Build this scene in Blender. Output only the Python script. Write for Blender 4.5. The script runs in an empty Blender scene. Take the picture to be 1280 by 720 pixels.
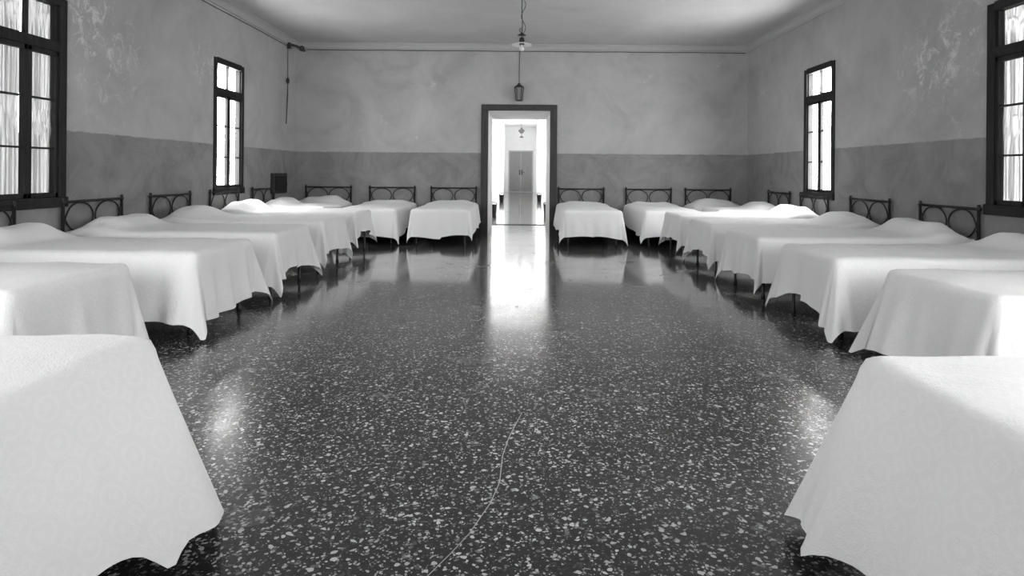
import bpy, bmesh, math, random
from mathutils import Vector, noise
PI = math.pi
C = bpy.context.scene.collection
SC = bpy.context.scene

# ------------------------------------------------------------------ camera, sky, exposure
CAM_H = 1.195
cam_d = bpy.data.cameras.new('camera'); cam = bpy.data.objects.new('camera', cam_d); C.objects.link(cam)
cam.location = (0, 0, CAM_H); cam.rotation_mode = 'XYZ'
ROLL = math.radians(0.45)
from mathutils import Matrix
cam.rotation_euler = (Matrix.Rotation(PI / 2, 3, 'X') @ Matrix.Rotation(ROLL, 3, 'Z')).to_euler()
cam_d.sensor_width = 36.0; cam_d.lens = 780 / 1280 * 36
cam_d.shift_x = -11 / 1280; cam_d.shift_y = -145 / 1280
cam_d.clip_start = 0.02; cam_d.clip_end = 200
SC.camera = cam
SC.view_settings.view_transform = 'Standard'; SC.view_settings.look = 'None'
SC.view_settings.gamma = 1.0; SC.view_settings.exposure = 1.75; SC.view_settings.use_curve_mapping = False
SC.cycles.use_denoising = True
SC.cycles.max_bounces = 10; SC.cycles.diffuse_bounces = 7; SC.cycles.transparent_max_bounces = 12
SC.cycles.sample_clamp_indirect = 6.0
SC.cycles.caustics_reflective = False; SC.cycles.caustics_refractive = False

SKY_LEFT, SKY_RIGHT = 9.5, 15.0
w = bpy.data.worlds.new('overcast_sky'); SC.world = w; w.use_nodes = True
nt = w.node_tree; nt.nodes.clear()
tc = nt.nodes.new('ShaderNodeTexCoord'); sx = nt.nodes.new('ShaderNodeSeparateXYZ')
mr = nt.nodes.new('ShaderNodeMapRange'); bg = nt.nodes.new('ShaderNodeBackground'); wo = nt.nodes.new('ShaderNodeOutputWorld')
nt.links.new(tc.outputs['Generated'], sx.inputs[0]); nt.links.new(sx.outputs[0], mr.inputs[0])
mr.inputs[1].default_value = -0.7; mr.inputs[2].default_value = 0.7
mr.inputs[3].default_value = SKY_LEFT; mr.inputs[4].default_value = SKY_RIGHT
bg.inputs[0].default_value = (1, 1, 1, 1); nt.links.new(mr.outputs[0], bg.inputs[1]); nt.links.new(bg.outputs[0], wo.inputs[0])

# room dimensions
XL, XR, YB, YF, ZC = -4.365, 4.40, 12.11, -0.9, 3.66
DX0, DX1, DZ = -0.652, 0.576, 2.39           # doorway in the back wall
YP = 14.1                                    # far end of the doorway passage
CX0, CX1, YE, CZ = -0.95, 0.90, 37.3, 3.9    # next ward's aisle
WZ0, WZ1 = 0.85, 2.80                        # window opening heights
WIN_L = [(1.28, 2.16), (5.08, 5.96), (8.86, 9.78)]  # nearest one unseen: follows the spacing, added for light on the beds
WIN_R = [(1.26, 2.14), (4.99, 5.87), (8.76, 9.67)]  # here too the nearest is out of view, added to brighten the beds

# portals: they only guide the sky's daylight through the windows
def portal(x, y0, y1, z0, z1, s):
    ld = bpy.data.lights.new('sky_portal', 'AREA'); ld.shape = 'RECTANGLE'; ld.size = y1 - y0; ld.size_y = z1 - z0
    ld.cycles.is_portal = True
    o = bpy.data.objects.new('sky_portal', ld); C.objects.link(o)
    o.location = (x, (y0 + y1) / 2, (z0 + z1) / 2)
    o.rotation_euler = Vector((s, 0, 0)).to_track_quat('-Z', 'Y').to_euler()
for a, b in WIN_L: portal(XL - 0.11, a, b, WZ0, WZ1, 1)
for a, b in WIN_R: portal(XR + 0.11, a, b, WZ0, WZ1, -1)
WIN_ADDED_F = [(-3.1, -1.9), (1.9, 3.1)]           # two unseen windows behind the camera, added to brighten beds and back wall
for a, b in WIN_ADDED_F:
    portal(YF - .31, a, b, WZ0, WZ1, 1); o = C.objects[-1]
    o.location = ((a + b) / 2, YF - .31, (WZ0 + WZ1) / 2); o.rotation_euler = Vector((0, 1, 0)).to_track_quat('-Z', 'Y').to_euler()

# ------------------------------------------------------------------ materials
def mat(name, col=0.5, rough=0.6, metal=0.0):
    m = bpy.data.materials.new(name); m.use_nodes = True
    b = m.node_tree.nodes['Principled BSDF']
    b.inputs['Base Color'].default_value = (col, col, col, 1); b.inputs['Roughness'].default_value = rough
    b.inputs['Metallic'].default_value = metal
    return m, m.node_tree, b
def N(nt, t, **kw):
    n = nt.nodes.new(t)
    for k, v in kw.items(): setattr(n, k, v)
    return n
def ramp(nt, src, stops):
    r = N(nt, 'ShaderNodeValToRGB'); nt.links.new(src, r.inputs[0])
    e = r.color_ramp.elements
    while len(e) > 1: e.remove(e[-1])
    e[0].position, e[0].color = stops[0][0], (stops[0][1],) * 3 + (1,)
    for p, c in stops[1:]:
        x = e.new(p); x.color = (c, c, c, 1)
    return r.outputs[0]
def mixf(nt, blend, f, a, b):
    m = N(nt, 'ShaderNodeMix', data_type='RGBA', blend_type=blend)
    for s, v in ((m.inputs[0], f), (m.inputs[6], a), (m.inputs[7], b)):
        if isinstance(v, (int, float)):
            s.default_value = v if s == m.inputs[0] else (v, v, v, 1)
        else: nt.links.new(v, s)
    return m.outputs[2]
def noise_tex(nt, vec, scale, detail=4, rough=0.55, dist=0.0):
    n = N(nt, 'ShaderNodeTexNoise'); n.inputs['Scale'].default_value = scale; n.inputs['Detail'].default_value = detail
    n.inputs['Roughness'].default_value = rough; n.inputs['Distortion'].default_value = dist
    nt.links.new(vec, n.inputs['Vector']); return n.outputs['Fac']
def bump(nt, b, h, s, d=0.02):
    n = N(nt, 'ShaderNodeBump'); n.inputs['Strength'].default_value = s; n.inputs['Distance'].default_value = d
    nt.links.new(h, n.inputs['Height']); nt.links.new(n.outputs[0], b.inputs['Normal'])

def wall_material():
    m, nt, b = mat('two_tone_plaster', rough=0.85)
    g = N(nt, 'ShaderNodeNewGeometry'); pos = g.outputs['Position']
    s = N(nt, 'ShaderNodeSeparateXYZ'); nt.links.new(pos, s.inputs[0])
    n1 = noise_tex(nt, pos, 9, 3)
    ad = N(nt, 'ShaderNodeMath', operation='MULTIPLY_ADD'); nt.links.new(n1, ad.inputs[0]); ad.inputs[1].default_value = 0.03
    nt.links.new(s.outputs[2], ad.inputs[2])
    dado = ramp(nt, ad.outputs[0], [(0.0, 0.0), (1.0, 1.0)])
    mr = N(nt, 'ShaderNodeMapRange'); nt.links.new(ad.outputs[0], mr.inputs[0]); mr.inputs[1].default_value = 1.568; mr.inputs[2].default_value = 1.58
    n2 = noise_tex(nt, pos, 1.3, 6, 0.65, 0.6)
    up = ramp(nt, n2, [(0.3, 0.32), (0.5, 0.39), (0.72, 0.455)])
    # pale worn patches where the distemper rubbed off
    n3 = noise_tex(nt, pos, 3.2, 9, 0.7, 1.0)
    pat = ramp(nt, n3, [(0.60, 0.0), (0.70, 1.0)])
    n4 = noise_tex(nt, pos, 0.55, 2)
    gate = ramp(nt, n4, [(0.48, 0.0), (0.60, 0.6)])
    pm = mixf(nt, 'MULTIPLY', 1.0, pat, gate)
    def spot(c, r):
        d = N(nt, 'ShaderNodeVectorMath', operation='DISTANCE'); nt.links.new(pos, d.inputs[0]); d.inputs[1].default_value = c
        return ramp(nt, mixf(nt, 'MIX', 0.0, d.outputs['Value'], 0.0), [(r * .15, 0.9), (r, 0.0)])
    fine = ramp(nt, noise_tex(nt, pos, 6.5, 9, 0.75, 0.8), [(0.52, 0.0), (0.62, 1.0)])
    for c, r in (((XL, 6.5, 2.40), .9), ((XL, 6.3, 2.95), .6), ((XL, 8.6, 2.6), .5), ((XR, 6.25, 2.50), .8), ((XR, 6.9, 2.35), .6)):
        pm = mixf(nt, 'ADD', 1.0, pm, mixf(nt, 'MULTIPLY', 1.0, fine, spot(c, r)))
    up2 = mixf(nt, 'MIX', pm, up, 0.62)
    lo = ramp(nt, noise_tex(nt, pos, 2.1, 7, 0.7, 0.8), [(0.3, 0.165), (0.5, 0.22), (0.7, 0.27)])
    # dark skirting paint at the foot of the wall
    sk = N(nt, 'ShaderNodeMapRange'); nt.links.new(ad.outputs[0], sk.inputs[0]); sk.inputs[1].default_value = 0.21; sk.inputs[2].default_value = 0.225
    lo2 = mixf(nt, 'MIX', sk.outputs[0], 0.05, lo)
    col = mixf(nt, 'MIX', mr.outputs[0], lo2, up2)
    nt.links.new(col, b.inputs['Base Color'])
    bump(nt, b, noise_tex(nt, pos, 14, 6), 0.25, 0.01)
    return m
M_WALL = wall_material()

def ceiling_material():
    m, nt, b = mat('ceiling_plaster', rough=0.9)
    g = N(nt, 'ShaderNodeNewGeometry')
    nt.links.new(ramp(nt, noise_tex(nt, g.outputs['Position'], 1.0, 6, 0.6, 0.5), [(0.3, 0.41), (0.7, 0.49)]), b.inputs['Base Color'])
    return m
M_CEIL = ceiling_material()
def white_material():
    m, nt, b = mat('whitewash', rough=0.85)
    g = N(nt, 'ShaderNodeNewGeometry')
    nt.links.new(ramp(nt, noise_tex(nt, g.outputs['Position'], 1.5, 5), [(0.3, 0.76), (0.7, 0.84)]), b.inputs['Base Color'])
    return m
M_WHITE = white_material()

def floor_material():
    m, nt, b = mat('dark_terrazzo', rough=0.16)
    g = N(nt, 'ShaderNodeNewGeometry'); pos = g.outputs['Position']
    # distort the lookup so that chips are irregular
    nz = N(nt, 'ShaderNodeTexNoise'); nz.inputs['Scale'].default_value = 26; nz.inputs['Detail'].default_value = 2; nt.links.new(pos, nz.inputs['Vector'])
    vm = N(nt, 'ShaderNodeVectorMath', operation='MULTIPLY_ADD'); nt.links.new(nz.outputs['Color'], vm.inputs[0])
    vm.inputs[1].default_value = (0.03, 0.03, 0.0); nt.links.new(pos, vm.inputs[2])
    def chips(scale, keep, size):
        v = N(nt, 'ShaderNodeTexVoronoi', feature='F1'); v.inputs['Scale'].default_value = scale; nt.links.new(vm.outputs[0], v.inputs['Vector'])
        sp = N(nt, 'ShaderNodeSeparateColor'); nt.links.new(v.outputs['Color'], sp.inputs[0])
        k = N(nt, 'ShaderNodeMath', operation='GREATER_THAN'); nt.links.new(sp.outputs[0], k.inputs[0]); k.inputs[1].default_value = keep
        sz = N(nt, 'ShaderNodeMath', operation='MULTIPLY'); nt.links.new(sp.outputs[1], sz.inputs[0]); sz.inputs[1].default_value = size
        l = N(nt, 'ShaderNodeMath', operation='LESS_THAN'); nt.links.new(v.outputs['Distance'], l.inputs[0]); nt.links.new(sz.outputs[0], l.inputs[1])
        o = N(nt, 'ShaderNodeMath', operation='MULTIPLY'); nt.links.new(k.outputs[0], o.inputs[0]); nt.links.new(l.outputs[0], o.inputs[1])
        br = N(nt, 'ShaderNodeMath', operation='MULTIPLY'); nt.links.new(o.outputs[0], br.inputs[0]); nt.links.new(sp.outputs[2], br.inputs[1])
        return br.outputs[0]
    base = ramp(nt, noise_tex(nt, pos, 45, 5, 0.7), [(0.3, 0.012), (0.55, 0.028), (0.75, 0.075)])
    c1 = mixf(nt, 'MIX', chips(60, 0.42, 0.62), base, 0.72)
    c2 = mixf(nt, 'MIX', chips(105, 0.45, 0.66), c1, 0.55)
    big = ramp(nt, noise_tex(nt, pos, 0.9, 4), [(0.35, 0.75), (0.65, 1.15)])
    col = mixf(nt, 'MULTIPLY', 1.0, c2, big)
    nt.links.new(col, b.inputs['Base Color'])
    r = N(nt, 'ShaderNodeMapRange'); nt.links.new(noise_tex(nt, pos, 1.7, 6, 0.7), r.inputs[0])
    r.inputs[1].default_value = 0.3; r.inputs[2].default_value = 0.7; r.inputs[3].default_value = 0.12; r.inputs[4].default_value = 0.32
    nt.links.new(r.outputs[0], b.inputs['Roughness'])
    b.inputs['IOR'].default_value = 1.5; b.inputs['Coat Weight'].default_value = 1.0; b.inputs['Coat IOR'].default_value = 1.9; 
    sy = N(nt, 'ShaderNodeSeparateXYZ'); nt.links.new(pos, sy.inputs[0])
    def wear(lo, hi, sock):   # polish worn dull by feet at the entrance end of the aisle
        q = N(nt, 'ShaderNodeMapRange', interpolation_type='SMOOTHSTEP'); nt.links.new(sy.outputs[1], q.inputs[0]); q.inputs[1].default_value = 3.0; q.inputs[2].default_value = 6.5
        q.inputs[3].default_value = hi; q.inputs[4].default_value = lo; nt.links.new(q.outputs[0], sock)
    wear(0.09, 0.32, b.inputs['Coat Roughness']); wear(1.0, 0.15, b.inputs['Coat Weight'])
    return m
M_FLOOR = floor_material()

def cloth_material():
    m, nt, b = mat('white_damask_cotton', rough=0.9)
    t = N(nt, 'ShaderNodeUVMap'); uv = t.outputs[0]
    # woven ring motif: hexagonal cells with soft concentric rings
    mp = N(nt, 'ShaderNodeMapping'); nt.links.new(uv, mp.inputs[0])
    v = N(nt, 'ShaderNodeTexVoronoi', feature='F1'); v.inputs['Scale'].default_value = 9.0; v.inputs['Randomness'].default_value = 0.0
    nt.links.new(mp.outputs[0], v.inputs['Vector'])
    sn = N(nt, 'ShaderNodeMath', operation='SINE'); ml = N(nt, 'ShaderNodeMath', operation='MULTIPLY'); ml.inputs[1].default_value = 24
    nt.links.new(v.outputs['Distance'], ml.inputs[0]); nt.links.new(ml.outputs[0], sn.inputs[0])
    nt.links.new(ramp(nt, sn.outputs[0], [(0.0, 0.81), (1.0, 0.83)]), b.inputs['Base Color'])
    fine = noise_tex(nt, uv, 160, 3)
    ad = N(nt, 'ShaderNodeMath', operation='MULTIPLY_ADD'); nt.links.new(sn.outputs[0], ad.inputs[0]); ad.inputs[1].default_value = 0.05
    nt.links.new(fine, ad.inputs[2])
    wr = noise_tex(nt, uv, 7, 5, 0.6, 0.8); ad2 = N(nt, 'ShaderNodeMath', operation='MULTIPLY_ADD'); nt.links.new(wr, ad2.inputs[0]); ad2.inputs[1].default_value = 1.6
    nt.links.new(ad.outputs[0], ad2.inputs[2])
    bump(nt, b, ad2.outputs[0], 0.5, 0.008)
    b.inputs['Sheen Weight'].default_value = 0.1
    return m
M_CLOTH = cloth_material()
M_IRON = mat('black_iron', 0.018, 0.42, 0.3)[0]
def mattress_material():
    m, nt, b = mat('striped_ticking', rough=0.9)
    g = N(nt, 'ShaderNodeTexCoord'); wv = N(nt, 'ShaderNodeTexWave'); wv.inputs['Scale'].default_value = 14
    nt.links.new(g.outputs['Object'], wv.inputs['Vector'])
    nt.links.new(ramp(nt, wv.outputs['Fac'], [(0.4, 0.35), (0.6, 0.55)]), b.inputs['Base Color'])
    return m
M_MATT = mattress_material()
def wood_dark(name, a, c):
    m, nt, b = mat(name, rough=0.6); b.inputs['Specular IOR Level'].default_value = 0.25
    g = N(nt, 'ShaderNodeNewGeometry'); mp = N(nt, 'ShaderNodeMapping'); mp.inputs['Scale'].default_value = (14, 14, 1.2)
    nt.links.new(g.outputs['Position'], mp.inputs[0])
    nt.links.new(ramp(nt, noise_tex(nt, mp.outputs[0], 2, 5), [(0.3, a), (0.7, c)]), b.inputs['Base Color'])
    return m
M_FRAME = wood_dark('dark_painted_window_wood', 0.008, 0.020)
M_CASING = wood_dark('grey_black_door_casing', 0.035, 0.06)
M_DOOR = wood_dark('grey_painted_door', 0.20, 0.27)
M_DARK = mat('dark_metal', 0.03, 0.5, 0.4)[0]
M_CABLE = mat('dark_cable', 0.06, 0.7)[0]
M_MOULD = mat('plaster_moulding', 0.40, 0.85)[0]
M_CERAM = mat('white_enamel', 0.75, 0.3)[0]
M_LAMPG = mat('frosted_lantern_glass', 0.16, 0.35)[0]
def glass_material():
    m = bpy.data.materials.new('window_glass'); m.use_nodes = True; nt = m.node_tree; nt.nodes.clear()
    o = N(nt, 'ShaderNodeOutputMaterial'); mx = N(nt, 'ShaderNodeMixShader'); t = N(nt, 'ShaderNodeBsdfTransparent'); g = N(nt, 'ShaderNodeBsdfGlossy')
    g.inputs['Roughness'].default_value = 0.02; lw = N(nt, 'ShaderNodeLayerWeight'); pw = N(nt, 'ShaderNodeMath', operation='POWER'); nt.links.new(lw.outputs['Facing'], pw.inputs[0]); pw.inputs[1].default_value = 4
    f = N(nt, 'ShaderNodeMath', operation='MULTIPLY_ADD'); nt.links.new(pw.outputs[0], f.inputs[0]); f.inputs[1].default_value = 0.5; f.inputs[2].default_value = 0.03; lw.inputs[0].default_value = 0.5
    t.inputs[0].default_value = (0.93, 0.93, 0.93, 1)
    nt.links.new(f.outputs[0], mx.inputs[0]); nt.links.new(t.outputs[0], mx.inputs[1]); nt.links.new(g.outputs[0], mx.inputs[2]); nt.links.new(mx.outputs[0], o.inputs[0])
    return m
M_GLASS = glass_material()
def lace_material():
    m = bpy.data.materials.new('figured_lace'); m.use_nodes = True; nt = m.node_tree; nt.nodes.clear()
    o = N(nt, 'ShaderNodeOutputMaterial'); mx = N(nt, 'ShaderNodeMixShader'); t = N(nt, 'ShaderNodeBsdfTransparent'); d = N(nt, 'ShaderNodeBsdfDiffuse')
    tl = N(nt, 'ShaderNodeBsdfTranslucent'); m2 = N(nt, 'ShaderNodeMixShader'); m2.inputs[0].default_value = 0.008
    d.inputs[0].default_value = (0.6, 0.6, 0.6, 1); tl.inputs[0].default_value = (0.5, 0.5, 0.5, 1)
    nt.links.new(d.outputs[0], m2.inputs[1]); nt.links.new(tl.outputs[0], m2.inputs[2])
    uv = N(nt, 'ShaderNodeUVMap').outputs[0]
    wv = N(nt, 'ShaderNodeTexWave', wave_type='BANDS', bands_direction='X'); wv.inputs['Scale'].default_value = 4.0
    wv.inputs['Distortion'].default_value = 5.0; wv.inputs['Detail'].default_value = 3; wv.inputs['Detail Scale'].default_value = 1.2
    mp = N(nt, 'ShaderNodeMapping'); mp.inputs['Scale'].default_value = (1.0, 0.16, 1); nt.links.new(uv, mp.inputs[0]); nt.links.new(mp.outputs[0], wv.inputs['Vector'])
    v = N(nt, 'ShaderNodeTexVoronoi', feature='DISTANCE_TO_EDGE'); v.inputs['Scale'].default_value = 13; nt.links.new(uv, v.inputs['Vector'])
    a = ramp(nt, wv.outputs['Fac'], [(0.35, 0.0), (0.62, 1.0)])
    bb = ramp(nt, v.outputs['Distance'], [(0.03, 0.0), (0.09, 1.0)])
    sv = N(nt, 'ShaderNodeSeparateXYZ'); nt.links.new(uv, sv.inputs[0])
    band = ramp(nt, sv.outputs[1], [(0.30, 0.15), (0.36, 0.9), (0.46, 0.9), (0.52, 0.15), (0.84, 0.15), (0.88, 1.0)])
    f = mixf(nt, 'MIX', band, a, bb)
    # opening of the weave: 0.01 where tight, 0.06 where open
    mr = N(nt, 'ShaderNodeMapRange'); nt.links.new(f, mr.inputs[0]); mr.inputs[3].default_value = 0.9996; mr.inputs[4].default_value = 0.980
    nt.links.new(mr.outputs[0], mx.inputs[0]); nt.links.new(t.outputs[0], mx.inputs[1]); nt.links.new(m2.outputs[0], mx.inputs[2]); nt.links.new(mx.outputs[0], o.inputs[0])
    return m
M_LACE = lace_material()

# ------------------------------------------------------------------ helpers
def box(bm, x0, x1, y0, y1, z0, z1, bev=0.0):
    r = bmesh.ops.create_cube(bm, size=1)
    for v in r['verts']:
        v.co = Vector((x0 + (v.co.x + .5) * (x1 - x0), y0 + (v.co.y + .5) * (y1 - y0), z0 + (v.co.z + .5) * (z1 - z0)))
    if bev:
        es = list({e for v in r['verts'] for e in v.link_edges})
        bmesh.ops.bevel(bm, geom=es, offset=bev, segments=2, affect='EDGES', profile=0.5)
def tube(bm, pts, r, seg=8, closed=False):
    pts = [Vector(p) for p in pts]; n = len(pts); rings = []
    ref = None
    for i, p in enumerate(pts):
        if closed: d = pts[(i + 1) % n] - pts[i - 1]
        else: d = pts[min(i + 1, n - 1)] - pts[max(i - 1, 0)]
        d.normalize()
        if ref is None:
            ref = Vector((1, 0, 0)) if abs(d.x) < 0.9 else Vector((0, 1, 0))
        a = (ref - d * ref.dot(d))
        if a.length < 1e-4: a = d.orthogonal()
        a.normalize(); b_ = d.cross(a); ref = a
        rr = r[i] if isinstance(r, (list, tuple)) else r
        rings.append([bm.verts.new(p + (a * math.cos(2 * PI * k / seg) + b_ * math.sin(2 * PI * k / seg)) * rr) for k in range(seg)])
    m = n if closed else n - 1
    for i in range(m):
        A, B = rings[i], rings[(i + 1) % n]
        for k in range(seg): bm.faces.new((A[k], A[(k + 1) % seg], B[(k + 1) % seg], B[k]))
    if not closed:
        bm.faces.new(rings[0][::-1]); bm.faces.new(rings[-1])
def lathe(bm, prof, cx=0, cy=0, seg=20):
    rings = [[bm.verts.new((cx + r * math.cos(2 * PI * k / seg), cy + r * math.sin(2 * PI * k / seg), z)) for k in range(seg)] for r, z in prof]
    for A, B in zip(rings, rings[1:]):
        for k in range(seg): bm.faces.new((A[k], A[(k + 1) % seg], B[(k + 1) % seg], B[k]))
    bm.faces.new(rings[0][::-1]); bm.faces.new(rings[-1])
def obj(name, bm, m, parent=None, smooth=False, **props):
    bmesh.ops.recalc_face_normals(bm, faces=bm.faces)
    me = bpy.data.meshes.new(name); bm.to_mesh(me); bm.free(); me.materials.append(m)
    if smooth:
        for p in me.polygons: p.use_smooth = True
    o = bpy.data.objects.new(name, me); C.objects.link(o)
    if parent: o.parent = parent
    for k, v in props.items(): o[k] = v
    return o
def empty(name, loc, rz=0, **props):
    o = bpy.data.objects.new(name, None); C.objects.link(o); o.location = loc; o.rotation_euler = (0, 0, rz); o.empty_display_size = .1
    for k, v in props.items(): o[k] = v
    return o
NB = bmesh.new
ST = dict(kind='structure')

# ------------------------------------------------------------------ room shell
bm = NB(); box(bm, XL - .5, XR + .5, YF - .3, YB, -0.2, 0); box(bm, DX0, DX1, YB, YP, -0.2, 0); box(bm, CX0 - .3, CX1 + .3, YP, YE + .3, -0.2, 0)
obj('floor', bm, M_FLOOR, **ST)
bm = NB(); box(bm, XL - .5, XR + .5, YF - .3, YB + .2, ZC, ZC + .15)
obj('ceiling', bm, M_CEIL, **ST)
def side_wall(name, x0, x1, wins):
    bm = NB(); y = YF - .3
    for a, b in wins:
        box(bm, x0, x1, y, a, 0, ZC); box(bm, x0, x1, a, b, 0, WZ0); box(bm, x0, x1, a, b, WZ1, ZC); y = b
    box(bm, x0, x1, y, YB, 0, ZC)
    return obj(name, bm, M_WALL, **ST)
side_wall('wall_left', XL - .10, XL, WIN_L); side_wall('wall_right', XR, XR + .10, WIN_R)
bm = NB(); box(bm, XL - .35, DX0, YB, YP, 0, ZC); box(bm, DX1, XR + .35, YB, YP, 0, ZC); box(bm, DX0, DX1, YB, YP, DZ, ZC)
for f in bm.faces: f.material_index = 0
wb = obj('wall_back', bm, M_WALL, **ST)
bm = NB(); xx = XL - .10
for a, b in WIN_ADDED_F:
    box(bm, xx, a, YF - .3, YF, 0, ZC); box(bm, a, b, YF - .3, YF, 0, WZ0); box(bm, a, b, YF - .3, YF, WZ1, ZC); xx = b
box(bm, xx, XR + .10, YF - .3, YF, 0, ZC); obj('wall_front', bm, M_WALL, **ST)
# whitewashed lining of the doorway passage
bm = NB()
box(bm, DX0 - .002, DX0 + .012, YB + .10, YP, 0, DZ); box(bm, DX1 - .012, DX1 + .002, YB + .10, YP, 0, DZ); box(bm, DX0 + .012, DX1 - .012, YB + .10, YP, DZ - .012, DZ + .002)
obj('trim_1', bm, M_WHITE, label='whitewashed lining of the doorway passage', **ST)
# the next ward's long aisle
def aisle_wall(name, x0, x1, ys):
    bm = NB(); y = YP
    for a, b in ys:
        box(bm, x0, x1, y, a, 0, CZ); box(bm, x0, x1, a, b, 0, 1.8); box(bm, x0, x1, a, b, 2.8, CZ); y = b
    box(bm, x0, x1, y, YE, 0, CZ)
    return obj(name, bm, M_WHITE, **ST)
A_L = [(16.2 + 4.2 * i, 17.05 + 4.2 * i) for i in range(5)]; A_R = [(16.2 + 4.2 * i, 17.05 + 4.2 * i) for i in range(5)]  # openings added to let more daylight into the aisle
aisle_wall('wall_passage_left', CX0 - .3, CX0, A_L); aisle_wall('wall_passage_right', CX1, CX1 + .3, A_R)
bm = NB(); box(bm, CX0 - .3, CX1 + .3, YE, YE + .3, 0, CZ); box(bm, XL, CX0 - .3, YP, YP + .1, 0, CZ); box(bm, CX1 + .3, XR, YP, YP + .1, 0, CZ)
box(bm, CX0 - .3, CX1 + .3, YP - .1, YP, ZC, CZ)
obj('wall_passage_end', bm, M_WHITE, **ST)
for a, b in A_L: portal(CX0 - .31, a, b, 1.8, 2.8, 1); portal(CX1 + .31, a, b, 1.8, 2.8, -1)
bm = NB(); box(bm, CX0 - .3, CX1 + .3, YP - .1, YE + .3, CZ, CZ + .15); obj('ceiling_passage', bm, M_WHITE, **ST)
bm = NB(); box(bm, DX0, DX1, YP - .03, YP + .03, 0, .012, .003)
obj('trim_2', bm, M_CASING, label='dark threshold strip across the far end of the doorway', **ST)

# ceiling moulding (cove with a bead) along the three visible walls
def mould(name, axis, c, a0, a1, s):
    # s: direction from the wall into the room
    prof = [(0, -.115), (.018, -.115), (.024, -.098), (.012, -.088), (.022, -.06), (.045, -.032), (.080, -.012), (.092, -.012), (.098, 0), (0, 0)]
    bm = NB(); L = []
    for a in (a0, a1):
        L.append([bm.verts.new((c + s * p, a, ZC + q) if axis == 'y' else (a, c + s * p, ZC + q)) for p, q in prof])
    n = len(prof)
    for k in range(n): bm.faces.new((L[0][k], L[0][(k + 1) % n], L[1][(k + 1) % n], L[1][k]))
    bm.faces.new(L[0]); bm.faces.new(L[1][::-1])
    return obj(name, bm, M_MOULD, **ST)
mould('trim_3', 'y', XL, YF, YB, 1); mould('trim_4', 'y', XR, YF, YB, -1); mould('trim_5', 'x', YB, XL, XR, -1)

# pale hairline crack in the terrazzo
bm = NB(); pts = [(.016, 3.10), (-.015, 2.95), (-.045, 2.80), (-.068, 2.62), (-.070, 2.50), (-.072, 2.40), (-.10, 2.25), (-.16, 2.06), (-.21, 1.95), (-.263, 1.846), (-.33, 1.70), (-.37, 1.55)]
vs = [(bm.verts.new((x - .002, y, .0012)), bm.verts.new((x + .002, y, .0012))) for x, y in pts]
for a, b in zip(vs, vs[1:]): bm.faces.new((a[0], a[1], b[1], b[0]))
obj('trim_6', bm, M_MOULD, label='pale hairline crack running along the terrazzo floor', **ST)

# doorway casing
bm = NB(); cw = .122
box(bm, DX0 - cw, DX0 + .012, YB - .035, YB + .10, 0, DZ, .008); box(bm, DX1 - .012, DX1 + cw, YB - .035, YB + .10, 0, DZ, .008)
box(bm, DX0 - cw, DX1 + cw, YB - .038, YB + .10, DZ, DZ + .11, .008)
box(bm, DX0 - cw - .006, DX0 + .012, YB - .042, YB, 0, .22, .004); box(bm, DX1 - .012, DX1 + cw + .006, YB - .042, YB, 0, .22, .004)
obj('door_1', bm, M_CASING, label='dark wooden casing around the open doorway in the back wall', **ST)
# far double door
fx0, fx1, fz = -.66, .66, 2.40
d2 = empty('door_2', (0.0, YE, 0), **ST)
bm = NB(); box(bm, fx0 - .08, fx0, -.05, 0, 0, fz + .08, .006); box(bm, fx1, fx1 + .08, -.05, 0, 0, fz + .08, .006); box(bm, fx0, fx1, -.05, 0, fz, fz + .08, .006)
obj('door_frame', bm, M_MOULD, d2)
for s in (0, 1):
    a = fx0 if s == 0 else .004; b_ = -.004 if s == 0 else fx1
    bm = NB(); box(bm, a, b_, -.03, 0, .01, fz, 0)
    for z0, z1 in ((.15, .85), (1.0, 1.55), (1.7, 2.28)):
        for q0, q1, q2, q3 in ((a + .10, b_ - .10, z0, z0 + .03), (a + .10, b_ - .10, z1 - .03, z1), (a + .10, a + .13, z0, z1), (b_ - .13, b_ - .10, z0, z1)):
            box(bm, q0, q1, -.045, -.03, q2, q3)
    leaf = obj('door_leaf', bm, M_DOOR, d2)
    bm = NB(); x = -.06 if s == 0 else .06
    tube(bm, [(x, -.03, 1.18), (x, -.09, 1.18), (x + (.16 if s else -.05), -.09, 1.18)], .018, 8); box(bm, x - .035, x + .035, -.045, -.03, 1.02, 1.32, .005)
    obj('door_handle', bm, M_DARK, leaf)

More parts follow.
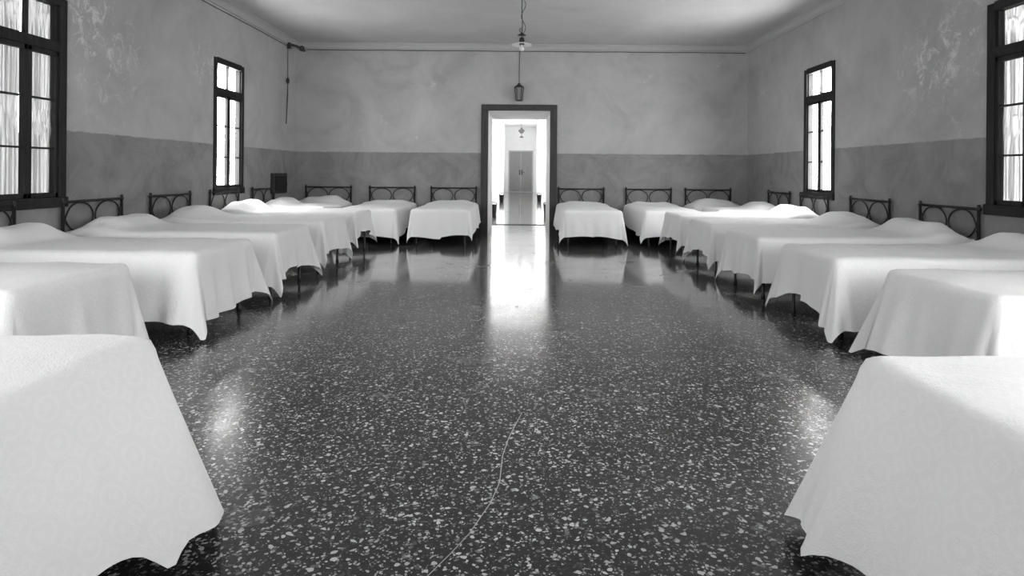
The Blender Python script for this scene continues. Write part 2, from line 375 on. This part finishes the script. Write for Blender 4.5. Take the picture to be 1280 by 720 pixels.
# ------------------------------------------------------------------ windows
def window(n, side, y0, y1):
    xw = XL if side < 0 else XR
    root = empty('window_%d' % n, (xw, (y0 + y1) / 2, WZ0), **ST)
    hw = (y1 - y0) / 2; H = WZ1 - WZ0; s = side   # +x*s points outdoors
    def B(bm, d0, d1, ya, yb, za, zb, bev=.004):
        a, b = sorted((s * d0, s * d1)); box(bm, a, b, ya, yb, za, zb, bev)
    bm = NB()
    f = .075
    B(bm, -.018, .09, -hw - .012, -hw + f, 0, H); B(bm, -.018, .09, hw - f, hw + .012, 0, H)
    B(bm, -.018, .09, -hw + f, hw - f, H - f, H + .012); B(bm, -.035, .09, -hw - .02, hw + .02, -.02, f)
    zt = H - .47
    B(bm, -.012, .08, -hw + f, hw - f, zt - .04, zt + .055)
    obj('window_frame', bm, M_FRAME, root)
    # transom light
    bm = NB(); t0, t1 = zt + .055, H - f
    B(bm, .01, .05, -.012, .012, t0 + .0, t1, 0)
    for ya in (-hw + f, hw - f - .02): B(bm, .01, .05, ya, ya + .02, t0, t1, 0)
    tl = obj('transom_light', bm, M_FRAME, root)
    bm = NB(); B(bm, .028, .032, -hw + f + .02, hw - f - .02, t0, t1, 0); obj('glass_pane', bm, M_GLASS, tl)
    # two casement leaves with three panes each
    for q in (-1, 1):
        a, b = (-hw + f, -.002) if q < 0 else (.002, hw - f)
        bm = NB(); z0, z1 = f, zt - .04; st = .045
        stl = .032
        B(bm, .0, .045, a, a + (stl if q < 0 else st), z0, z1); B(bm, .0, .045, b - (st if q < 0 else stl), b, z0, z1)
        B(bm, .0, .045, a, b, z0, z0 + st); B(bm, .0, .045, a, b, z1 - st, z1)
        for k in (1, 2):
            z = z0 + (z1 - z0) * k / 3; B(bm, .010, .036, a + .02, b - .02, z - .009, z + .009, 0)
        lf = obj('window_leaf', bm, M_FRAME, root)
        bm = NB(); B(bm, .022, .025, a + .03, b - .03, z0 + .03, z1 - .03, 0); obj('glass_pane', bm, M_GLASS, lf)
    return root
n = 1
for a, b in WIN_L: window(n, -1, a, b); n += 1
for a, b in WIN_R: window(n, 1, a, b); n += 1
for a, b in WIN_ADDED_F:  # the added windows behind the camera, there only for their daylight
    wn = window(n, 1, a, b); n += 1
    wn.location = ((a + b) / 2, YF, WZ0); wn.rotation_euler = (0, 0, -PI / 2)

def curtain(x, y0, y1, z0, z1, seed, label, sgn, waist):
    bm = NB(); uvl = bm.loops.layers.uv.new('UVMap'); nu, nv = 56, 44; G = []
    for j in range(nv + 1):
        t = j / nv; row = []
        pinch = 1 - waist * math.exp(-((t - .42) / .10) ** 2)
        for i in range(nu + 1):
            u = i / nu; yy = (y0 + y1) / 2 + (u - .5) * (y1 - y0) * pinch
            dx = .012 * math.sin(u * 2 * PI * 5 + seed) * (0.6 + .4 * math.sin(t * 5 + seed)) + .005 * math.sin(u * 2 * PI * 11 + 2 * seed)
            row.append(bm.verts.new((x + dx, yy, z0 + t * (z1 - z0))))
        G.append(row)
    for j in range(nv):
        for i in range(nu):
            f = bm.faces.new((G[j][i], G[j][i + 1], G[j + 1][i + 1], G[j + 1][i]))
            for l, (p, q) in zip(f.loops, ((i, j), (i + 1, j), (i + 1, j + 1), (i, j + 1))): l[uvl].uv = (p / nu, q / nv)
    return obj('lace_curtain', bm, M_LACE, smooth=True, label=label, category='curtain', group='lace curtains behind the near windows')
ym = sum(WIN_L[1]) / 2
curtain(XL - .075, WIN_L[1][0] + .03, ym - .01, WZ0 + .02, WZ1 - .02, .7, 'figured lace curtain behind the left-hand leaf of the near left window', -1, .12)
curtain(XL - .075, ym + .01, WIN_L[1][1] - .03, WZ0 + .02, WZ1 - .02, 2.3, 'figured lace curtain behind the right-hand leaf of the near left window', -1, .22)

ym = sum(WIN_R[1]) / 2
for k, (a, b) in enumerate(((WIN_R[1][0] + .03, ym - .01), (ym + .01, WIN_R[1][1] - .03))):
    curtain(XR + .075, a, b, WZ0 + .02, WZ1 - .02, 4.1 + k, 'figured lace curtain behind the %s leaf of the near right window' % ('right-hand', 'left-hand')[k], 1, .10)

# ------------------------------------------------------------------ beds
HBW = .435
def arc(fn, n): return [fn(i / n) for i in range(n + 1)]
def make_bed(L=1.96):
    root = empty('iron_bed', (0, 0, 0))
    ztop = .875
    hb = NB()
    tube(hb, [(0, -HBW - .02, ztop), (0, HBW + .02, ztop)], .013, 8)
    head = obj('headboard', hb, M_IRON, root, True)
    bm = NB(); tube(bm, [(0, -HBW, .36), (0, HBW, .36)], .012, 8); obj('lower_rail', bm, M_IRON, head, True)
    for s in (-1, 1):
        bm = NB(); lathe(bm, [(.017, 0), (.019, .03), (.015, .05), (.015, ztop - .02), (.021, ztop - .012), (.021, ztop + .012), (.012, ztop + .018), (.017, ztop + .03), (.010, ztop + .042)], 0, s * HBW, 12)
        obj('post', bm, M_IRON, head, True)
        cy = s * .205; a, b = .19, .142; zc_ = ztop - .011 - b
        bm = NB(); tube(bm, arc(lambda t: (0, cy - s * a * math.sin(t * PI), zc_ + b * math.cos(t * PI)), 24), .0085, 8)
        obj('ring', bm, M_IRON, head, True)
        def bez(p0, p1, p2): return lambda t: tuple((1 - t) ** 2 * i + 2 * t * (1 - t) * j + t * t * k for i, j, k in zip(p0, p1, p2))
        bm = NB()
        # two arms continue the ring outwards, cross, and meet the post
        tube(bm, arc(bez((.0, cy, zc_ + b), (.005, cy + s * .185, zc_ + b), (.004, s * (HBW - .012), zc_ - .07)), 20), .008, 8)
        tube(bm, arc(bez((-.0, cy, zc_ - b), (-.005, cy + s * .175, zc_ - b), (-.004, s * (HBW - .012), zc_ + .07)), 20), .008, 8)
        tube(bm, arc(bez((.0, cy, zc_ - b), (0, cy, zc_ - b - .06), (0, s * (HBW - .012), .37)), 14), .007, 8)
        obj('scroll', bm, M_IRON, head, True)
    bm = NB()
    for s in (-1, 1): box(bm, .0, L - .02, s * .40 - .018, s * .40 + .018, .345, .375)
    box(bm, L - .05, L - .015, -.40, .40, .345, .375)
    for i in range(12):
        x = .14 + i * (L - .24) / 11; box(bm, x - .012, x + .012, -.40, .40, .352, .358)
    obj('bed_frame', bm, M_IRON, root)
    for s in (-1, 1):
        bm = NB(); lathe(bm, [(.012, 0), (.020, .004), (.020, .03), (.013, .05), (.016, .36), (.018, .42), (.012, .44)], L - .03, s * .39, 12)
        obj('leg', bm, M_IRON, root, True)
    bm = NB(); box(bm, .13, L - .08, -.385, .385, .377, .535, .05)
    obj('mattress', bm, M_MATT, root, True)
    return root
protos = {}
def copy_tree(o, parent=None):
    c = o.copy(); C.objects.link(c); c.parent = parent
    for ch in list(o.children): copy_tree(ch, c)
    return c
def bed(x, y, rz, L, label, group):
    if L not in protos:
        b = protos[L] = make_bed(L)
    else: b = copy_tree(protos[L])
    b.location = (x, y, 0); b.rotation_euler = (0, 0, rz)
    b['label'] = label; b['category'] = 'bed'; b['group'] = group
    return b

def smooth(a, b, x):
    t = max(0, min(1, (x - a) / (b - a))); return t * t * (3 - 2 * t)
def spread(x, y, rz, L, label, group, seed, zt=.61, drop=.50, flare=.14, W=.86, pil=.11, lift=(0, 0, 0), dropf=None, fold=1.0, pw=3.0, flaref=None, flaps=()):
    """bedspread cloth; lift = hem raise at (foot middle, +y side, -y side)"""
    rnd = random.Random(seed); ph = [rnd.uniform(0, 6.28) for _ in range(12)]
    dropf = drop if dropf is None else dropf
    st = .03; bm = NB(); uvl = bm.loops.layers.uv.new('UVMap')
    u0 = .055; U = []; u = u0
    while u < L - 1e-6: U.append(u); u += st
    U.append(L); nf = 17; U += [L + dropf * (k + 1) / nf for k in range(nf)]
    hv = W / 2; V = [-hv - drop * (nf - k) / nf for k in range(nf)] + [-hv + W * k / 30 for k in range(31)] + [hv + drop * (k + 1) / nf for k in range(nf)]
    R = .055; q = R * PI / 2
    G = []
    for u in U:
        row = []
        for v in V:
            du = max(0, u - L); dv = max(0, abs(v) - hv); sv = 1 if v > 0 else -1
            # perimeter coordinate for folds and hem variation
            ang = math.atan2(dv, du) if (du > 0 and dv > 0) else (PI / 2 if dv > 0 else 0)
            cu, cv = min(u, L), max(-hv, min(hv, v))
            per = (L - cu) * 1.0 if dv > 0 and du == 0 else (cv * -sv + hv) * -1.0
            d = (du ** pw + dv ** pw) ** (1 / pw)
            dm = drop * math.sin(ang) ** 2 + dropf * math.cos(ang) ** 2
            # uneven hem
            hemn = 1 + .05 * math.sin(per * 3.1 + ph[0] + sv) + .03 * math.sin(per * 8 + ph[1])
            d *= hemn
            if du > 0 and dv == 0: d *= 1 - lift[0] * smooth(0, .25, hv - abs(v))
            if dv > 0 and du == 0:
                d *= 1 - (lift[1] if sv > 0 else lift[2]) * smooth(0, .5, L - u)
            if dv > 0 and du == 0:
                for fu, fs, fa, fw in flaps:
                    if fs == sv: d += fa * min(1, dv / drop) ** 2 * math.exp(-((L - u - fu) / fw) ** 2)
            k = min(1, max(0, (d - q)) / max(.01, dm))
            wave = 0
            if d > 0:
                corner = math.sin(2 * ang) if (du > 0 and dv > 0) else 0
                wave = (.030 * math.sin(per * 13 + ph[2] * sv + 1.3 * math.sin(per * 5 + ph[3])) + .014 * math.sin(per * 31 + ph[4])) * (1 - corner)
                wave += .055 * corner * (math.cos(4 * (ang - PI / 4)) + .35 * math.sin(9 * ang + ph[5])) 
                wave *= k ** 1.1 * fold
            if d < q:
                out = R * math.sin(d / R); dn = R * (1 - math.cos(d / R))
            else:
                s_ = d - q; fl = (flare * math.sin(ang) ** 2 + (flare if flaref is None else flaref) * math.cos(ang) ** 2) * (1.0 + .25 * math.sin(per * 4 + ph[6]))
                out = R + s_ * math.sin(fl) + wave; dn = R + s_ * math.cos(fl)
            X = cu + out * (math.cos(ang) if du > 0 else 0); Y = cv + sv * out * (math.sin(ang) if dv > 0 else 0)
            if du == 0 and dv > 0: X = cu
            if dv == 0 and du > 0: Y = cv
            # folds shear sideways a little
            if d > q:
                sh = .02 * k * math.sin(per * 9 + ph[7]) * fold
                if dv == 0: Y += sh
                elif du == 0: X += sh * .5
            dome = .016 * (1 - (abs(cv) / hv) ** 2.5) * smooth(0, .3, L - cu)
            a = abs(cv) / hv
            pb = smooth(.0, .20, cu - u0) * (1 - smooth(.36, .62, cu)) * (1 - .62 * smooth(.55, 1.0, a)) * max(0, 1 - dv / .28)
            pb *= 1 + .12 * math.sin(cv * 9 + ph[8])
            lump = .010 * noise.noise(Vector((X * 3.1, Y * 3.1, seed * 1.7))) + .005 * noise.noise(Vector((X * 8, Y * 8, seed * .7)))
            headfall = .10 * (1 - smooth(u0, u0 + .07, cu))
            Z = zt - dn + dome + pil * pb + lump * (1 if d == 0 else .5) - headfall * (1 if dv == 0 else 0)
            if Z < .022: Z = .022 + .004 * math.sin(per * 20); 
            row.append(bm.verts.new((X, Y, Z)))
        G.append(row)
    for i in range(len(U) - 1):
        for j in range(len(V) - 1):
            f = bm.faces.new((G[i][j], G[i + 1][j], G[i + 1][j + 1], G[i][j + 1]))
            for l, (a, b) in zip(f.loops, ((i, j), (i + 1, j), (i + 1, j + 1), (i, j + 1))): l[uvl].uv = (U[a], V[b])
    o = obj('bedspread', bm, M_CLOTH, smooth=True, label=label, category='bedspread', group=group)
    o.location = (x, y, 0); o.rotation_euler = (0, 0, rz)
    return o

ordw = ['nearest', 'second', 'third', 'fourth', 'fifth', 'farthest']
left_y = [3.46, 4.90, 6.34, 7.74, 9.14, 10.52]
right_y = [3.52, 4.93, 6.38, 7.82, 9.30, 10.56]
def side_label(thing, i, side):
    return '%s along the %s wall, %s of the six from the camera' % (thing, side, ordw[i] if i else 'first')
for i, y in enumerate(left_y):
    L = 1.83 if i == 0 else (1.98 if i < 5 else 1.12)
    t = 'white-covered black iron bed' ; xh = XL + .035
    bed(xh, y, 0, L, side_label(t, i, 'left'), 'iron beds along the left wall')
    lf = [.10, .04, .14, .05, .16, .12][i]
    spread(xh, y, 0, L, side_label('white bedspread on the bed', i, 'left'), 'bedspreads along the left wall', 11 + i,
           drop=.53 if i != 4 else .46, dropf=[.57, .52, .48, .44, .41, .42][i], flare=[.20, .30, .22, .20, .18, .04][i], flaref=.10, lift=(lf, .12, .10), pil=[.10, .12, .10, .11, .12, .10][i])
for i, y in enumerate(right_y):
    L = 1.98 if i == 0 else (2.06 if i < 5 else 1.12)
    xh = XR - .035
    bed(xh, y, PI, L, side_label('white-covered black iron bed', i, 'right'), 'iron beds along the right wall')
    spread(xh, y, PI, L, side_label('white bedspread on the bed', i, 'right'), 'bedspreads along the right wall', 31 + i, zt=.60,
           drop=.50, dropf=[.57, .50, .48, .46, .43, .42][i], flare=[.24, .22, .20, .18, .15, .04][i], flaref=[.20, .12, .1, .1, .1, .04][i], lift=([.0, .12, .1, .18, .12, .1][i], .10, .12), pil=[.09, .11, .12, .10, .11, .10][i])
# beds against the back wall, feet towards the camera
HX = [(-3.72, .74, 'in the left corner of the room', 51), (-2.485, 1.98, 'second to the left of the doorway', 52), (-1.295, 1.98, 'immediately left of the doorway', 53),
      (1.17, 1.98, 'immediately right of the doorway', 54), (2.475, 1.98, 'second to the right of the doorway', 55), (3.625, .68, 'in the right corner of the room', 56)]
for x, L, where, sd in HX:
    bed(x, YB - .035, -PI / 2, L, 'white-covered black iron bed against the back wall, ' + where, 'iron beds against the back wall')
    spread(x, YB - .035, -PI / 2, L, 'white bedspread on the back wall bed ' + where, 'bedspreads against the back wall', sd, zt=.585,
           W=.86, drop=.46 if L > 1 else .40, dropf=.48 if L > 1 else .3, flare=.17 if L > 1 else .1, lift=(.0, .12, .12), fold=.45, pil=.05 if abs(x) < 3 else .11)
# nearest pair, feet away from the camera
bed(-1.68, .12, PI / 2, 1.92, 'iron bed at the lower left, hidden under the white cover nearest the camera', 'iron beds nearest the camera')
spread(-1.68, .12, PI / 2, 1.90, 'large bright white bedspread filling the lower left corner', 'bedspreads nearest the camera', 71,
       zt=.655, W=.88, drop=.65, dropf=.65, flare=.33, flaref=-.02, lift=(0, 0, .24), fold=.45, pw=4, flaps=((.24, -1, .07, .055),))
bed(1.56, .05, PI / 2, 1.89, 'iron bed at the lower right, hidden under the shaded cover nearest the camera', 'iron beds nearest the camera')
spread(1.56, .05, PI / 2, 1.89, 'large white bedspread with a grey shaded side in the lower right corner', 'bedspreads nearest the camera', 75,
       zt=.63, W=.88, drop=.63, dropf=.62, flare=.43, flaref=-.02, lift=(0, .07, 0), fold=1.4, pw=4, flaps=((.12, 1, .03, .035),))

# ------------------------------------------------------------------ fittings
# pendant with a small white dish
px, py = .0, 8.5
pl = empty('pendant_lamp', (px, py, 2.93), label='small white dish pendant lamp hanging on a dark cord from the ceiling', category='lamp')
bm = NB(); tube(bm, [(0, 0, .10), (.006, 0, .3), (-.004, 0, .5), (.0, 0, ZC - 2.93)], .006, 6); obj('cord', bm, M_CABLE, pl, True)
bm = NB(); lathe(bm, [(.012, .10), (.03, .09), (.038, .05), (.03, .035), (.034, .03), (.034, 0)], 0, 0, 16); lathe(bm, [(.055, .125), (.06, .13), (.02, .15), (.008, .17)], 0, 0, 16); obj('socket', bm, M_DARK, pl, True)
bm = NB(); lathe(bm, [(.036, .030), (.10, .012), (.135, .002), (.138, -.006), (.132, -.008), (.09, .0), (.036, .012)], 0, 0, 32); obj('shade', bm, M_CERAM, pl, True)
bm = NB(); lathe(bm, [(.012, 0), (.016, -.02), (.032, -.045), (.034, -.06), (.025, -.082), (.008, -.09)], 0, 0, 16); obj('bulb', bm, M_CERAM, pl, True)
bm = NB(); tube(bm, arc(lambda t: (.02 + .03 * math.sin(t * 9), 0, .15 + t * .45), 24), .004, 6); tube(bm, arc(lambda t: (-.02 + .015 * math.sin(t * 7), 0, .13 + t * .1), 8), .006, 6); obj('loose_wire', bm, M_CABLE, pl, True)
# wall lantern over the door
lx = -.045
ln = empty('door_lantern', (lx, YB - .10, 2.56), label='small dark lantern on the wall just above the doorway', category='lamp')
bm = NB(); lathe(bm, [(.055, 0), (.062, .012), (.060, .02)], 0, 0, 6); lathe(bm, [(.088, .255), (.098, .262), (.055, .305), (.028, .32), (.03, .335), (.01, .35)], 0, 0, 6)
for k in range(6):
    a = k * PI / 3; tube(bm, [(.060 * math.cos(a), .060 * math.sin(a), .015), (.088 * math.cos(a), .088 * math.sin(a), .258)], .006, 6)
tube(bm, [(0, 0, .33), (0, .05, .35), (0, .10, .35)], .008, 6)
obj('lantern_cage', bm, M_DARK, ln)
bm = NB(); lathe(bm, [(.054, .02), (.080, .255)], 0, 0, 6); obj('lantern_glass', bm, M_LAMPG, ln)
bm = NB(); tube(bm, [(0, .085, .35), (.0, .088, .62), (.004, .09, 1.0)], .006, 6); obj('cord', bm, M_CABLE, ln, True)
# cables under the ceiling
def cable(name, pts, r, label, knobs=()):
    root = empty(name, pts[0], label=label, category='cable')
    p0 = Vector(pts[0]); bm = NB(); tube(bm, [Vector(p) - p0 for p in pts], r, 6); obj('wire', bm, M_CABLE, root, True)
    for k in knobs:
        k = Vector(k) - p0; bm = NB(); lathe(bm, [(.014, k.z - .02), (.02, k.z - .012), (.012, k.z), (.02, k.z + .012), (.014, k.z + .02)], k.x, k.y, 10)
        obj('insulator', bm, M_CERAM, root, True)
zc = 3.50
cable('ceiling_cable', [(XL + .02, y, zc + .004 * math.sin(y * 2)) for y in [YF + .2 + i * .5 for i in range(26)]], .006, 'thin dark cable running high along the left wall below the ceiling')
cable('ceiling_cable', [(XL + .2 + i * .5, YB - .02, zc + .035 - .003 * (i % 3)) for i in range(18)], .007, 'thin dark cable running high across the back wall')
# corner bracket and hanging rod
br = empty('pulley_bracket', (XL + .03, 11.62, 3.52), label='dark pulley bracket high in the left back corner', category='bracket')
bm = NB(); tube(bm, [(0, 0, .02), (.10, .12, .01), (.22, .22, -.06)], .026, 8); box(bm, -.03, .03, -.03, .03, -.06, .05, .006); obj('arm', bm, M_DARK, br)
bm = NB(); tube(bm, [(.17 + .04 * math.cos(2 * PI * i / 20), .19, -.02 + .04 * math.sin(2 * PI * i / 20)) for i in range(20)], .014, 8, True); obj('pulley_wheel', bm, M_DARK, br, True)
rd = empty('hanging_cord', (XL + .04, 11.54, 2.05), label='dark cord with a knot hanging down the left wall near the back corner', category='cord')
bm = NB(); tube(bm, [(0, 0, 1.40), (.004, 0, .8), (.0, 0, .5), (-.01, -.03, 0)], [.006, .007, .013, .008], 8); obj('cord_line', bm, M_CABLE, rd, True)
bm = NB(); lathe(bm, [(.012, .74), (.028, .77), (.034, .80), (.026, .83), (.010, .86)], .003, 0, 12); obj('knot', bm, M_DARK, rd, True)
# dark square hatch on the left wall
ht = empty('wall_hatch', (XL, 11.18, .78), label='dark square hatch box low on the left wall near the back corner', category='hatch')
bm = NB(); box(bm, 0, .07, -.30, .30, 0, .36, .008); obj('hatch_box', bm, M_DARK, ht)
bm = NB(); box(bm, .07, .085, -.25, .25, .05, .31, .004); o = obj('hatch_door', bm, M_FRAME, ht)
bm = NB(); tube(bm, [(.085, .18, .18), (.11, .18, .18), (.11, .18, .13)], .008, 6); obj('hatch_knob', bm, M_DARK, o)
# next ward: dark bins along the aisle, lantern, round dial
def bin_(x, y, lab):
    r = empty('waste_bin', (x, y, 0), label=lab, category='bin', group='dark bins along the far aisle')
    bm = NB(); lathe(bm, [(.07, 0), (.08, .01), (.095, .27), (.105, .275), (.105, .29), (.09, .29)], 0, 0, 16); obj('bin_body', bm, M_DARK, r, True)
    bm = NB(); tube(bm, arc(lambda t: (.095 * math.cos(t * PI), 0, .28 + .07 * math.sin(t * PI)), 14), .008, 6); obj('handle', bm, M_DARK, r, True)
for y, w in ((17.3, 'nearer'), (24.6, 'farther')):
    bin_(CX0 + .20, y, 'small dark bin on the left of the far aisle, %s of its pair' % w)
    bin_(CX1 - .16, y + .3, 'small dark bin on the right of the far aisle, %s of its pair' % w)
fl = empty('aisle_lantern', (0.02, 30, 3.05), label='small dark lantern hanging in the far aisle above the grey door', category='lamp')
bm = NB(); tube(bm, [(0, 0, .3), (0, 0, CZ - 3.05)], .008, 6); obj('cord', bm, M_CABLE, fl)
bm = NB(); lathe(bm, [(.08, 0), (.10, .05), (.16, .12), (.17, .14), (.05, .22), (.02, .3)], 0, 0, 12); lathe(bm, [(.05, -.22), (.10, -.2), (.10, -.17), (.03, -.14), (.012, -.10), (.012, 0)], 0, 0, 12); obj('lantern_body', bm, M_DARK, fl)
